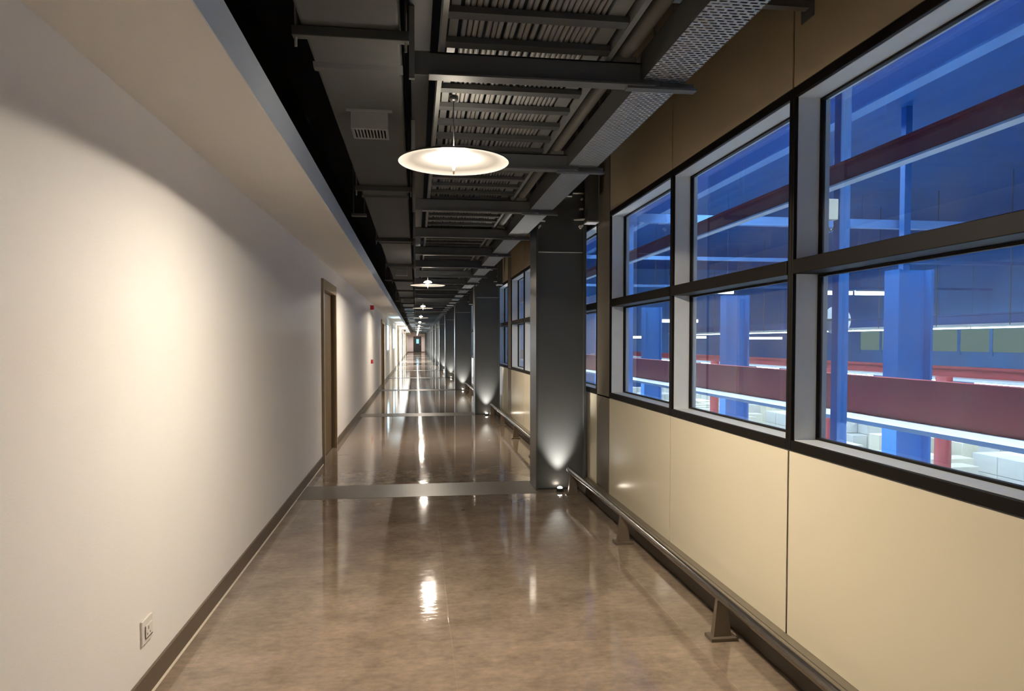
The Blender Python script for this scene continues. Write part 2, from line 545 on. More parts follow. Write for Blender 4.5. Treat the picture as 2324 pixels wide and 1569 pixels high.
# ------------------------------------------------------------------ right wall: panels, posts, windows
MOD, PW, POST = 6.71, 1.565, 0.45
wr = boxes('wall_right', [(XR + 0.004, 1.92, Y0, Y1 + 0.2, 0.0, 0.98), (XR + 0.004, 1.92, Y0, Y1 + 0.2, 2.68, DECK), (XR + 0.004, 1.92, 46.6, Y1 + 0.2, 0.98, 2.68)], 'gasket')
struct(wr, 'cream and tan panelled corridor wall with windows')
G = 0.0075
wi = 1
for m in range(-2, 6):
    pe = 6.25 + MOD * m                 # end of the four window modules, start of the post
    for j in range(4):
        a = pe - PW * (4 - j)
        b = a + PW
        if b < Y0 + 0.1:
            continue
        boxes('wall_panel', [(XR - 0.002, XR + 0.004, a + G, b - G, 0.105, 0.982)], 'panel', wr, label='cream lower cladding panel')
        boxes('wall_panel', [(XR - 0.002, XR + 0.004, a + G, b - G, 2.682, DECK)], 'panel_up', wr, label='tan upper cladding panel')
        w = struct(empty('window_%d' % wi, (XR, (a + b) / 2, 0)), 'two pane window with black bars looking into the blue factory hall')
        wi += 1
        h = PW / 2
        fw = 0.024
        zs, zm0, zm1, zt = 1.035, 1.815, 1.882, 2.632
        boxes('window_frame', [(-0.006, 0.012, -h, -h + fw, 0.988, 2.676), (-0.006, 0.012, h - fw, h, 0.988, 2.676),
                               (-0.006, 0.012, -h + fw, h - fw, 0.988, zs), (-0.006, 0.012, -h + fw, h - fw, zt, 2.676),
                               (-0.010, 0.126, -h + fw + 0.003, h - fw - 0.003, zm0, zm1)], 'frame', w, bevel=0.003)
        # pale lining between the black bars and the glass
        bm = bmesh.new()
        for z0, z1 in ((zs, zm0), (zm1, zt)):
            pass
        box(bm, 0.012, 0.17, -h, -h + fw + 0.002, 0.98, 2.68)
        box(bm, 0.012, 0.17, h - fw - 0.002, h, 0.98, 2.68)
        box(bm, 0.012, 0.17, -h + fw, h - fw, 0.98, zs + 0.002)
        box(bm, 0.012, 0.17, -h + fw, h - fw, zt - 0.002, 2.68)
        box(bm, 0.142, 0.17, -h + fw, h - fw, zm0 - 0.002, zm1 + 0.002)
        obj('window_lining', bm, 'reveal', w, label='pale grey aluminium lining')
        for z0, z1 in ((zs, zm0), (zm1, zt)):
            p = boxes('pane', [(0.128, 0.134, -h + fw + 0.003, h - fw - 0.003, z0 + 0.003, z1 - 0.003)], 'glass', w)
            boxes('glazing_bead', [(0.118, 0.142, -h + fw + 0.002, -h + fw + 0.012, z0 + 0.002, z1 - 0.002), (0.118, 0.142, h - fw - 0.012, h - fw - 0.002, z0 + 0.002, z1 - 0.002),
                                   (0.118, 0.142, -h + fw + 0.012, h - fw - 0.012, z0 + 0.002, z0 + 0.012), (0.118, 0.142, -h + fw + 0.012, h - fw - 0.012, z1 - 0.012, z1 - 0.002)], 'frame', p)
    # bronze post cladding, in a lower and an upper length
    a, b = pe, pe + POST
    boxes('post_panel', [(XR - 0.004, XR + 0.16, a + 0.012, b - 0.012, 0.105, 0.980)], 'bronze', wr, bevel=0.003, label='brown post cladding')
    boxes('post_panel', [(XR - 0.004, XR + 0.16, a + 0.012, b - 0.012, 0.992, DECK)], 'bronze', wr, bevel=0.003, label='brown post cladding')
    boxes('post_gasket', [(XR + 0.004, XR + 0.15, a, a + 0.012, 0.98, DECK), (XR + 0.004, XR + 0.15, b - 0.012, b, 0.98, DECK)], 'gasket', wr)
y = 6.25 + MOD * 5 + POST
while y < Y1:
    b = min(y + PW, Y1)
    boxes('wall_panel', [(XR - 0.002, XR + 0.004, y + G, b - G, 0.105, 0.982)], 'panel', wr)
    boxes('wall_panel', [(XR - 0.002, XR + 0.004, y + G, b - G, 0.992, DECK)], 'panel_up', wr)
    y += PW
kb = boxes('trim_1', [(1.635, XR + 0.01, Y0, Y1, 0.0, 0.098)], 'kerb', bevel=0.006)
struct(kb, 'dark brown kerb at the foot of the panelled wall')
boxes('kerb_capping', [(1.705, XR, Y0, Y1, 0.098, 0.104)], 'bronze', kb)

# ------------------------------------------------------------------ steel columns
def make_column():
    t = empty('steel_column', (1.19, COLY[0], 0))
    tag(t, 'x', 'column', 'steel columns along the windows', 'thing')
    Hc = DECK
    # H section: two flanges, cover plates between them
    boxes('flange', [(0.0, 0.022, 0.0, 0.38, 0.0, Hc)], 'column', t, bevel=0.002)
    boxes('flange', [(0.490, 0.512, 0.0, 0.38, 0.0, Hc)], 'column', t, bevel=0.002)
    boxes('web_plate', [(0.022, 0.490, 0.055, 0.065, 0.012, 2.398)], 'column', t)
    boxes('web_plate', [(0.022, 0.490, 0.055, 0.065, 2.404, Hc)], 'column', t)
    boxes('web_plate', [(0.022, 0.490, 0.315, 0.325, 0.012, Hc)], 'column', t)
    boxes('plate_seam', [(0.03, 0.482, 0.048, 0.055, 2.396, 2.401)], 'bright_steel', t, label='thin bright seam across the column face')
    boxes('base_plate', [(0.022, 0.490, 0.04, 0.34, 0.0, 0.012)], 'gasket', t)
    # gusset plates under the head of the column
    for z, x0, x1, sgn in ((2.70, 0.022, 0.10, 1), (2.72, 0.39, 0.49, -1)):
        bm = bmesh.new()
        c = x0 if sgn > 0 else x1
        e = x1 if sgn > 0 else x0
        prism(bm, [(c, -0.02), (e, 0.05), (c, 0.05)], 'z', z, z + 0.012)
        obj('gusset_plate', bm, 'bright_steel', t)
    boxes('stiffener', [(0.26, 0.37, 0.02, 0.055, 2.955, 2.965)], 'bright_steel', t)
    boxes('stiffener', [(0.38, 0.49, 0.02, 0.055, 2.985, 2.995)], 'bright_steel', t)
    for bx, bz in ((0.03, 2.64), (0.46, 2.645), (0.475, 2.665), (0.455, 2.83), (0.475, 2.83), (0.45, 2.66), (0.47, 2.93), (0.045, 2.655)):
        bm = bmesh.new()
        tube(bm, [(bx, 0.02, bz), (bx, 0.056, bz)], 0.011, 6)
        obj('bolt', bm, 'bright_steel', t)
    return t
col0 = make_column()
col0['label'] = 'first dark steel column from the near end, beside the front window bay'
for k, y in enumerate(COLY[1:], 1):
    n = ORD[k]
    lab = '%s dark steel column from the near end of the row' % n
    dup(col0, (1.19, y, 0), lab)
# bracket posts hanging beside each column head, by the window wall
bp0 = empty('hanging_bracket', (1.655, 6.58, 0))
tag(bp0, 'dark square hanger post with a bright foot beside the first column', 'bracket', 'hanger posts beside the column heads')
boxes('post', [(-0.045, 0.055, -0.06, 0.06, 2.635, DECK)], 'steel_dark', bp0, bevel=0.004)
boxes('foot_plate', [(-0.055, 0.060, -0.07, 0.07, 2.622, 2.635)], 'bright_steel', bp0)
for k in range(1, 5):
    dup(bp0, (1.655, 6.58 + BAY * k, 0), 'dark square hanger post beside the %s dark steel column' % ORD[k])

# uplights at the foot of each column
def make_uplight():
    t = empty('floor_uplight', (1.425, 6.90, 0.002))
    tag(t, 'x', 'uplight', 'floor uplights at the column feet')
    bm = bmesh.new()
    tube(bm, [(0, 0, 0.0), (0, 0, 0.030)], 0.034, 16)
    obj('housing', bm, 'dark_plastic', t)
    bm = bmesh.new()
    lathe(bm, [(0.0, 0.044), (0.014, 0.042), (0.023, 0.036), (0.026, 0.0305)], 20)
    obj('lens', bm, 'uplens', t)
    return t
ul = make_uplight()
ul['label'] = 'small glowing floor uplight at the foot of the first dark column'
uls = [ul] + [dup(ul, (1.425, y - 0.05, 0.002), 'small glowing floor uplight at the foot of the %s dark column' % ORD[k + 1]) for k, y in enumerate(COLY[1:])]
for k, u in enumerate(uls):
    ld = bpy.data.lights.new('uplight_lamp', 'SPOT')
    ld.energy = UPL
    ld.color = (1.0, 0.93, 0.84)
    ld.spot_size = math.radians(66)
    ld.spot_blend = 1.0
    ld.shadow_soft_size = 0.02
    lo = bpy.data.objects.new('uplight_lamp', ld)
    C.objects.link(lo)
    lo.parent = u
    lo.location = (0, 0, 0.055)
    lo.rotation_euler = (math.radians(180 - 3), 0, 0)

# ------------------------------------------------------------------ guard rails
def make_rail():
    ya, yb = -6.75, 0.0
    t = empty('guard_rail', (1.52, 6.94, 0))
    tag(t, 'x', 'guard rail', 'low guard rails in front of the panelled wall')
    bm = bmesh.new()
    tube(bm, [(0, ya, 0.215), (0, ya + 0.02, 0.215), (0, -0.02, 0.215), (0, 0, 0.215)], [0.022, 0.027, 0.027, 0.022], 20)
    obj('rail_tube', bm, 'rail', t)
    for j in range(4):
        y = -0.20 - 1.70 * j
        p = boxes('rail_post', [], 'rail_post', t)
        me = p.data
        bm = bmesh.new()
        w0, w1, dd = 0.046, 0.026, 0.020
        vv = [bm.verts.new(q) for q in ((-w0, y - dd, 0.018), (w0, y - dd, 0.018), (w0, y + dd, 0.018), (-w0, y + dd, 0.018),
                                        (-w1, y - dd * 0.7, 0.198), (w1, y - dd * 0.7, 0.198), (w1, y + dd * 0.7, 0.198), (-w1, y + dd * 0.7, 0.198))]
        for f in ((3, 2, 1, 0), (4, 5, 6, 7), (0, 1, 5, 4), (1, 2, 6, 5), (2, 3, 7, 6), (3, 0, 4, 7)):
            bm.faces.new([vv[i] for i in f])
        bm.to_mesh(me)
        bm.free()
        boxes('base_plate', [(-0.068, 0.068, y - 0.045, y + 0.045, 0.0, 0.018)], 'rail_post', p, bevel=0.002)
    return t
gr = make_rail()
gr['label'] = 'low dark steel guard rail in front of the first run of cream panels'
for k in range(1, 12):
    dup(gr, (1.52, 6.94 + BAY * k, 0), 'low dark guard rail ending at the %s dark steel column' % ORD[k])

# ------------------------------------------------------------------ pendant lamps
def make_pendant():
    t = empty('pendant_lamp', (0.18, LAMPY[1], 2.34))
    tag(t, 'x', 'pendant lamp', 'disc pendant lamps along the corridor')
    bm = bmesh.new()   # underside of the shallow dish
    lathe(bm, [(0.258, 0.001), (0.250, 0.0035), (0.20, 0.0115), (0.14, 0.020), (0.085, 0.029), (0.064, 0.034), (0.0, 0.036)], 64)
    sh = obj('shade', bm, 'white_enamel', t)
    bm = bmesh.new()   # upper skin and rim
    lathe(bm, [(0.258, 0.001), (0.261, 0.004), (0.258, 0.008), (0.20, 0.018), (0.14, 0.027), (0.095, 0.037), (0.0, 0.046)], 64)
    obj('shade_top', bm, 'black_enamel', sh, label='black upper skin')
    bm = bmesh.new()
    lathe(bm, [(0.0, 0.0308), (0.040, 0.0315), (0.062, 0.0332)], 32)
    obj('lamp_lens', bm, 'bulb', t, label='bright round lens under the disc')
    bm = bmesh.new()
    lathe(bm, [(0.062, 0.039), (0.056, 0.052), (0.040, 0.064), (0.020, 0.070), (0.0, 0.072)], 28)
    obj('glass_cap', bm, 'cap', t, label='glowing glass cap')
    bm = bmesh.new()
    tube(bm, [(0, 0, 0.030), (0, 0, 0.0), (0, 0, -0.055)], [0.009, 0.008, 0.0035], 12)
    obj('finial', bm, 'brass', t)
    bm = bmesh.new()
    tube(bm, [(0, 0, 0.070), (0, 0, 0.29)], 0.0022, 8)
    obj('suspension_rod', bm, 'black_enamel', t)
    bm = bmesh.new()
    lathe(bm, [(0.0, 0.31), (0.022, 0.31), (0.022, 0.295), (0.015, 0.285), (0.0, 0.285)], 24)
    obj('ceiling_rose', bm, 'black_enamel', t)
    return t
pl = make_pendant()
pl['label'] = 'large glowing white disc pendant lamp, first in the row along the corridor'
for k, y in enumerate(LAMPY):
    if k == 1:
        continue
    if k == 0:
        dup(pl, (0.18, y, 2.34), 'white disc pendant lamp hanging behind the viewer at the near end')
    else:
        dup(pl, (0.18, y, 2.34), 'glowing white disc pendant lamp, %s along the corridor row' % ORD[k - 1])

# ------------------------------------------------------------------ air duct
dt = empty('air_duct', (0, 0, 0))
tag(dt, 'long dark grey wrapped air duct along the ceiling beside the soffit', 'air duct')
bm = bmesh.new()
box(bm, -0.455, -0.062, Y0, 92.0, 2.78, 3.12)
obj('duct_body', bm, 'duct', dt, bevel=0.012)
HY = [3.0 + 2.95 * k for k in range(-2, 30)]
for y in HY:
    hg = boxes('duct_hanger', [(-0.492, -0.022, y - 0.022, y + 0.022, 2.738, 2.779)], 'duct', dt, bevel=0.004)
    bm = bmesh.new()
    for x in (-0.478, -0.036):
        tube(bm, [(x, y, 2.70), (x, y, DECK)], 0.006, 6)
    obj('threaded_rod', bm, 'steel_mid', hg)
    bm = bmesh.new()
    prism(bm, [(y + 0.36, 2.782), (y + 0.385, 2.764), (y + 0.43, 2.764), (y + 0.455, 2.782)], 'x', -0.462, -0.055)
    obj('duct_seam', bm, 'duct', dt)
def make_diffuser():
    t = empty('air_diffuser', (-0.25, 4.02, 2.78))
    tag(t, 'x', 'air diffuser', 'air diffusers under the duct')
    boxes('diffuser_box', [(-0.101, 0.101, 0.0, 0.006, -0.100, 0.0), (-0.101, 0.101, 0.204, 0.21, -0.100, 0.0), (-0.101, -0.095, 0.006, 0.204, -0.100, 0.0),
                           (0.095, 0.101, 0.006, 0.204, -0.100, 0.0), (-0.125, 0.125, -0.02, 0.0, -0.010, 0.0), (-0.095, 0.095, 0.006, 0.204, -0.05, -0.04)], 'steel_mid', t)
    r = [(-0.095, 0.095, 0.006, 0.022, -0.099, -0.093), (-0.095, 0.095, 0.188, 0.204, -0.099, -0.093)]
    for i in range(11):
        x = -0.090 + i * 0.018
        r.append((x - 0.004, x + 0.004, 0.022, 0.188, -0.099, -0.085))
    boxes('grille', r, 'steel_mid', t)
    return t
ad = make_diffuser()
ad['label'] = 'grey box air diffuser with slotted grille, first under the duct'
for k in range(1, 10):
    dup(ad, (-0.25, 4.02 + 8.7 * k, 2.78), 'grey box air diffuser, %s along the underside of the duct' % ORD[k])

# crossbars bridging the dark slot between soffit and duct
cb = empty('slot_crossbar', (-0.55, 7.45, 2.80))
tag(cb, 'pale steel crossbar in the dark slot, first beside the duct', 'crossbar', 'crossbars between soffit and duct')
boxes('bar', [(-0.10, 0.052, -0.04, 0.04, -0.012, 0.012)], 'steel_mid', cb)
bm = bmesh.new()
for x in (-0.08, 0.03):
    tube(bm, [(x, 0, 0.012), (x, 0, 1.1)], 0.006, 6)
obj('threaded_rod', bm, 'steel_mid', cb)
for k in range(1, 9):
    dup(cb, (-0.55, 7.45 + 7.75 * k, 2.80), 'pale steel crossbar in the dark slot, %s beside the duct' % ORD[k])

# ------------------------------------------------------------------ ceiling services
# edge beam carrying the hangers
eb = empty('ceiling_edge_beam', (0, 0, 0))
tag(eb, 'long dark steel edge beam between the duct and the cable ladder', 'ceiling beam', None, 'thing')
boxes('web', [(0.018, 0.030, Y0, 96, 2.83, 3.25)], 'edge', eb)
boxes('flange', [(-0.018, 0.070, Y0, 96, 2.815, 2.83)], 'edge', eb)
boxes('flange', [(-0.018, 0.070, Y0, 96, 3.25, 3.265)], 'edge', eb)

# hanging cross beams: channel with a bottom lip and a bracket plate on the window side
def make_beam():
    t = empty('hanger_beam', (0, 2.84, 0))
    tag(t, 'x', 'ceiling crossbeam', 'crossbeams carrying the cable ladder')
    boxes('channel', [(0.0, 1.0, 0.0, 0.006, 2.553, 2.645), (0.055, 0.975, -0.03, 0.036, 2.545, 2.553), (0.055, 0.975, 0.0, 0.036, 2.638, 2.645)], 'steel_dark', t, bevel=0.001)
    boxes('end_plate', [(-0.022, 0.0, -0.006, 0.012, 2.535, 2.815)], 'steel_mid', t)
    boxes('tray_bracket', [(0.86, 1.155, -0.022, 0.022, 2.535, 2.545), (1.0, 1.155, 0.014, 0.022, 2.545, 2.575)], 'steel_dark', t)
    bm = bmesh.new()
    tube(bm, [(0.985, 0.012, 2.645), (0.985, 0.012, DECK)], 0.006, 6)
    obj('threaded_rod', bm, 'steel_mid', t)
    return t
hb = make_beam()
hb['label'] = 'first dark ceiling crossbeam from the near end, ahead of the first disc lamp'
NB = 64
for k in range(-1, NB):
    if k == 0:
        continue
    y = 2.84 + 1.44 * k
    if k < 0:
        continue
    if k < 10:
        lab = '%s dark ceiling crossbeam from the near end under the cable ladder' % ORD[k]
    else:
        lab = 'dark ceiling crossbeam far along the corridor under the cable ladder'
    dup(hb, (0, y, 0), lab)

# cable ladder
lad = empty('cable_ladder', (0, 0, 0))
tag(lad, 'dark steel cable ladder on the crossbeams carrying many grey cables', 'cable ladder')
for x0, x1 in ((0.098, 0.118), (0.770, 0.792)):
    boxes('side_rail', [(x0, x1, -2.0, 98.7, 2.646, 2.735)], 'steel_mid', lad)
ry = [2.03 + 0.25 * i for i in range(-4, 96)]
for y in ry:
    boxes('rung', [(0.118, 0.770, y - 0.028, y + 0.028, 2.650, 2.672)], 'rung', lad)
o = boxes('rung', [(0.118, 0.770, 26.03 + 0.25 * i - 0.028, 26.03 + 0.25 * i + 0.028, 2.650, 2.672) for i in range(290)], 'rung', lad)
o['kind'] = 'stuff'
# flat trunking strips and cables lying on the rungs
for nm, x0, x1 in (('window', 0.690, 0.752), ('duct', 0.128, 0.160)):
    tag(boxes('cable_trunking', [(x0, x1, -2.0, 98, 2.673, 2.695)], 'steel_mid'), 'flat grey trunking on the cable ladder, on the %s side of the cables' % nm, 'trunking')
xs = []
x = 0.185
while x < 0.682:
    xs.append(x)
    x += 0.0212 if random.random() > 0.1 else 0.030
for x in xs:
    r = random.choice((0.0094, 0.0097, 0.0100))
    pts = []
    y = -2.0
    while y < 98:
        pts.append((x + random.uniform(-0.0006, 0.0006), y, 2.673 + r + random.uniform(0, 0.004)))
        y += 0.62
    bm = bmesh.new()
    tube(bm, pts, r, 8)
    tag(obj('cable', bm, 'cable'), 'grey cable lying lengthwise on the rungs of the cable ladder', 'cable', 'cables on the cable ladder')

# conduit pipe
cp = empty('conduit_pipe', (0.862, 0, 2.70))
tag(cp, 'grey conduit pipe running beside the cable ladder', 'pipe')
bm = bmesh.new()
tube(bm, [(0, -2, 0), (0, 96, 0)], 0.036, 16)
obj('pipe', bm, 'steel_mid', cp)
for k in range(20):
    y = 2.86 + 1.44 * k
    boxes('pipe_clip', [(-0.042, 0.042, y - 0.015, y + 0.015, -0.055, -0.030)], 'steel_mid', cp)

# perforated cable tray
pt = empty('perforated_cable_tray', (0, 0, 0))
tag(pt, 'perforated grey metal cable tray running along the window side of the ceiling', 'cable tray')
boxes('tray_base', [(0.928, 1.112, -2, 98.5, 2.5765, 2.578)], 'perf', pt)
boxes('tray_side', [(0.926, 0.928, -2, 98.5, 2.576, 2.69)], 'rung', pt)
boxes('tray_side', [(1.112, 1.114, -2, 98.5, 2.576, 2.69)], 'steel_mid', pt)

ws = empty('wall_strut', (XR, 3.0, 3.0))
tag(ws, 'short pale steel strut above the perforated tray, fixed to the tan wall', 'strut')
boxes('arm', [(-0.82, 0.0, -0.02, 0.02, -0.015, 0.015)], 'steel_mid', ws)
boxes('wall_plate', [(-0.008, 0.0, -0.05, 0.05, -0.06, 0.06)], 'steel_mid', ws)

# ------------------------------------------------------------------ small wall fittings
so = empty('wall_socket', (XL, 3.125, 0.283))
tag(so, 'white square socket plate low on the cream wall near the camera', 'socket')
boxes('plate', [(0.0, 0.010, -0.058, 0.058, -0.052, 0.052)], 'plastic', so, bevel=0.003)
ins = boxes('socket_insert', [(0.010, 0.013, -0.030, 0.045, -0.030, 0.022)], 'plastic', so, bevel=0.001)
boxes('slot', [(0.013, 0.0136, -0.033, -0.028, -0.030, 0.024), (0.013, 0.0136, -0.028, 0.045, -0.033, -0.029), (0.013, 0.0136, 0.000, 0.006, 0.000, 0.014),
               (0.013, 0.0136, -0.014, -0.008, -0.020, -0.012), (0.013, 0.0136, 0.016, 0.022, -0.020, -0.012)], 'dark_plastic', ins)
sd = empty('alarm_sounder', (XL, 18.2, 2.36))
tag(sd, 'red fire alarm sounder box high on the cream wall', 'fire alarm')
boxes('back_box', [(0.0, 0.03, -0.055, 0.055, -0.06, 0.06)], 'red', sd, bevel=0.006)
boxes('horn', [(0.03, 0.09, -0.05, 0.05, -0.055, 0.055)], 'red', sd, bevel=0.015)
boxes('horn_grille', [(0.09, 0.092, -0.03, 0.03, z, z + 0.006) for z in (-0.03, -0.012, 0.006, 0.024)], 'dark_plastic', sd)
mc = empty('alarm_call_point', (XL, 18.28, 0.99))
tag(mc, 'small red manual fire call point below the alarm sounder', 'call point')
boxes('box', [(0.0, 0.055, -0.05, 0.05, -0.05, 0.05)], 'red', mc, bevel=0.006)
boxes('glass_plate', [(0.055, 0.057, -0.03, 0.03, -0.025, 0.03)], 'plastic', mc)
cc = empty('security_camera', (1.215, 25.6, 2.70))
tag(cc, 'white dome security camera hanging beside the window side cable tray', 'security camera')
bm = bmesh.new()
lathe(bm, [(0.0, 0.075), (0.075, 0.07), (0.085, 0.05), (0.085, 0.02), (0.0, 0.02)], 24)
obj('mount', bm, 'plastic', cc)
bm = bmesh.new()
lathe(bm, [(0.068, 0.02), (0.064, -0.02), (0.04, -0.052), (0.0, -0.066)], 24)
obj('dome', bm, 'dark_plastic', cc)
bm = bmesh.new()
tube(bm, [(0, 0, 0.07), (0, 0, DECK - 2.70)], 0.015, 10)
obj('mount_pole', bm, 'steel_mid', cc)
dc = empty('dome_camera', (-0.95, 62.0, 2.495))
tag(dc, 'small black dome camera under the cream soffit far along the corridor', 'security camera')
bm = bmesh.new()
lathe(bm, [(0.0, 0.0), (0.09, 0.0), (0.09, -0.03), (0.07, -0.08), (0.0, -0.11)], 20)
obj('dome', bm, 'dark_plastic', dc)

# ================================================================== the factory hall behind the glass
HZ, HC = -3.0, 6.6
HX0, HX1, HY0, HY1 = 1.95, 27.0, -10.0, 48.0
struct(boxes('hall_floor', [(HX0, HX1, HY0, HY1, HZ - 0.2, HZ)], 'hall_floor'), 'pale concrete floor of the factory hall')
hc = struct(boxes('hall_ceiling', [(HX0, HX1, HY0, HY1, HC, HC + 0.1)], 'hall_blue'), 'blue roof of the factory hall')
struct(boxes('wall_hall_far', [(HX1, HX1 + 0.2, HY0, HY1, HZ, HC)], 'hall_wall'), 'blue grey far wall of the factory hall')
struct(boxes('wall_hall_end', [(HX0, HX1, HY1, HY1 + 0.2, HZ, HC)], 'hall_wall'), 'blue grey end wall of the factory hall')
struct(boxes('wall_hall_back', [(HX0, HX1, HY0 - 0.2, HY0, HZ, HC)], 'hall_wall'), 'blue grey back wall of the factory hall')
struct(boxes('wall_hall_side', [(HX0 - 0.03, HX0, HY0, HY1, HZ, 0.96), (HX0 - 0.03, HX0, HY0, HY1, 2.70, HC)], 'hall_wall'), 'hall side of the corridor wall')
sw = struct(empty('window_60', (HX1, 28, 0)), 'dim greenish strip window far across the hall')
boxes('pane', [(-0.03, -0.02, -8 + i * 2.0 + 0.1, -8 + i * 2.0 + 1.9, 1.0, 2.1) for i in range(10)], 'strip_win', sw)
boxes('window_frame', [(-0.06, 0.0, -8 + i * 2.0 - 0.1, -8 + i * 2.0 + 0.1, 0.8, 2.2) for i in range(11)], 'hall_wall', sw)

def make_girder(name, x, z0, z1, label, mweb='red_steel', mfl='white_steel', wf=0.40, y0=HY0 + 0.2, y1=HY1 - 0.2, tf=0.04):
    t = empty(name, (x, 0, 0))
    tag(t, label, 'girder', None, 'thing')
    boxes('web', [(-0.02, 0.02, y0, y1, z0 + tf, z1 - tf)], mweb, t)
    boxes('bottom_flange', [(-wf, wf, y0, y1, z0, z0 + tf)], mfl, t, label='white bottom flange')
    boxes('top_flange', [(-min(wf, 0.08), min(wf, 0.08), y0, y1, z1 - tf, z1)], mweb, t)
    return t
make_girder('crane_girder', 6.0, 0.47, 1.04, 'long red steel girder with white bottom flange, low across the lower panes', wf=0.5, tf=0.05)
make_girder('crane_girder', 12.5, 0.61, 0.92, 'red steel girder deeper in the hall, seen just above the low red girder', wf=0.5, tf=0.06)
make_girder('crane_girder', 18.0, 2.02, 2.4, 'blue steel girder with white flange at eye level deep in the hall', 'blue_steel')
make_girder('roof_girder', 4.5, 3.16, 3.39, 'high red steel girder with thin white edge in the upper panes', wf=0.06, tf=0.02)
make_girder('roof_girder', 8.2, 5.74, 6.24, 'light blue girder under the hall roof', 'pale_blue', 'pale_blue', wf=0.15)

def make_hall_column(y):
    t = empty('hall_column', (7.55, y, HZ))
    boxes('shaft', [(-0.25, 0.25, -0.02, 0.02, 0, 5.6), (-0.29, -0.25, -0.17, 0.17, 0, 5.6), (0.25, 0.29, -0.17, 0.17, 0, 5.6)], 'blue_steel', t)
    boxes('base_plate', [(-0.42, 0.42, -0.35, 0.35, 0.0, 0.04)], 'blue_steel', t)
    return t
hc0 = make_hall_column(10.0)
tag(hc0, 'wide bright blue steel column behind the low red girder in the front window', 'column', 'blue columns in the hall', 'thing')
for y, lab in ((16.0, 'wide blue steel column seen in the second window from the first dark column'), (22.0, 'blue steel column seen at the edge of the window beside the first dark column'), (4.0, 'blue steel hall column beside the front window, nearer than the others'), (28.0, 'blue steel hall column far behind the glass'), (34.0, 'blue steel hall column farthest behind the glass')):
    dup(hc0, (7.55, y, HZ), lab)

def make_pole(x, y, w, label):
    t = empty('hall_post', (x, y, HZ))
    tag(t, label, 'post', 'thin blue posts in the hall')
    boxes('shaft', [(-w / 2, w / 2, -w / 2, w / 2, 0, HC - HZ)], 'blue_steel', t, bevel=0.01)
    boxes('base_plate', [(-w, w, -w, w, 0, 0.02)], 'blue_steel', t)
make_pole(5.13, 8.0, 0.14, 'thin blue post in front of the white disc, just behind the glass')
make_pole(5.13, 16.6, 0.16, 'thin blue post seen through the window beside the first dark column')
make_pole(10.6, 14.2, 0.16, 'thin blue post deeper in the hall behind the front window')
ds = empty('round_sign', (5.30, 8.32, 1.77))
tag(ds, 'round pale disc sign fixed behind the thin blue post', 'sign')
bm = bmesh.new()
tube(bm, [(0, 0, 0), (0, 0.012, 0)], 0.185, 40)
obj('disc', bm, 'white_steel', ds)
boxes('sign_bracket', [(-0.17, 0.02, -0.248, 0.0, -0.015, 0.015)], 'steel_mid', ds)
jb = empty('junction_box', (4.945, 8.0, 3.09))
tag(jb, 'small beige junction box with a looped cable on the thin blue post', 'junction box')
boxes('box', [(-0.07, 0.112, -0.05, 0.05, -0.12, 0.13)], 'carton_warm', jb, bevel=0.008)
bm = bmesh.new()
tube(bm, [(0.0, 0, -0.12), (0.005, 0, -0.20), (0.04, 0, -0.25), (0.085, 0, -0.22), (0.098, 0, -0.16)], 0.012, 8)
obj('cable_loop', bm, 'dark_plastic', jb)

# pale blue cross beam with knee braces
xb = empty('hall_crossbeam', (0, 14.6, 0))
tag(xb, 'light blue beam crossing the hall with knee braces, in the upper panes', 'beam', None, 'thing')
boxes('beam', [(HX0 + 0.05, 26.9, -0.08, 0.08, 4.025, 4.21)], 'pale_blue', xb)
for pts in ([(4.05, 4.025), (4.6, 4.025), (4.47, 3.95), (4.05, 3.55)], [(5.45, 3.52), (6.95, 4.03), (6.60, 4.03), (5.45, 3.64)], [(8.2, 3.55), (9.35, 4.03), (9.0, 4.03), (8.2, 3.67)]):
    bm = bmesh.new()
    prism(bm, pts, 'y', -0.03, 0.03)
    obj('knee_brace', bm, 'pale_blue', xb)
for i, (y, z) in enumerate(((20.0, 3.9), (30.0, 3.9))):
    o = empty('hall_crossbeam', (0, y, 0))
    tag(o, ('thin pale blue beam behind the braced beam', 'thin pale blue beam farthest down the hall')[i], 'beam', None, 'thing')
    boxes('beam', [(HX0 + 0.05, 26.9, -0.06, 0.06, z, z + 0.10)], 'pale_blue', o)

# red standing pipes
rp = empty('standing_pipe', (9.0, 14.5, HZ))
tag(rp, 'red standing pipe beside the thin blue post in the front window', 'pipe', 'red pipes in the hall')
bm = bmesh.new()
tube(bm, [(0, 0, 0), (0, 0, 3.9)], 0.13, 20)
obj('pipe', bm, 'red_steel', rp)
bm = bmesh.new()
tube(bm, [(0, 0, 0.9), (0, 0, 0.96)], 0.18, 20)
obj('pipe_collar', bm, 'red_steel', rp)
dup(rp, (9.0, 11.0, HZ), 'red standing pipe beside the wide bright blue column')
dup(rp, (9.0, 20.4, HZ), 'red standing pipe in the second window, beside its blue column')

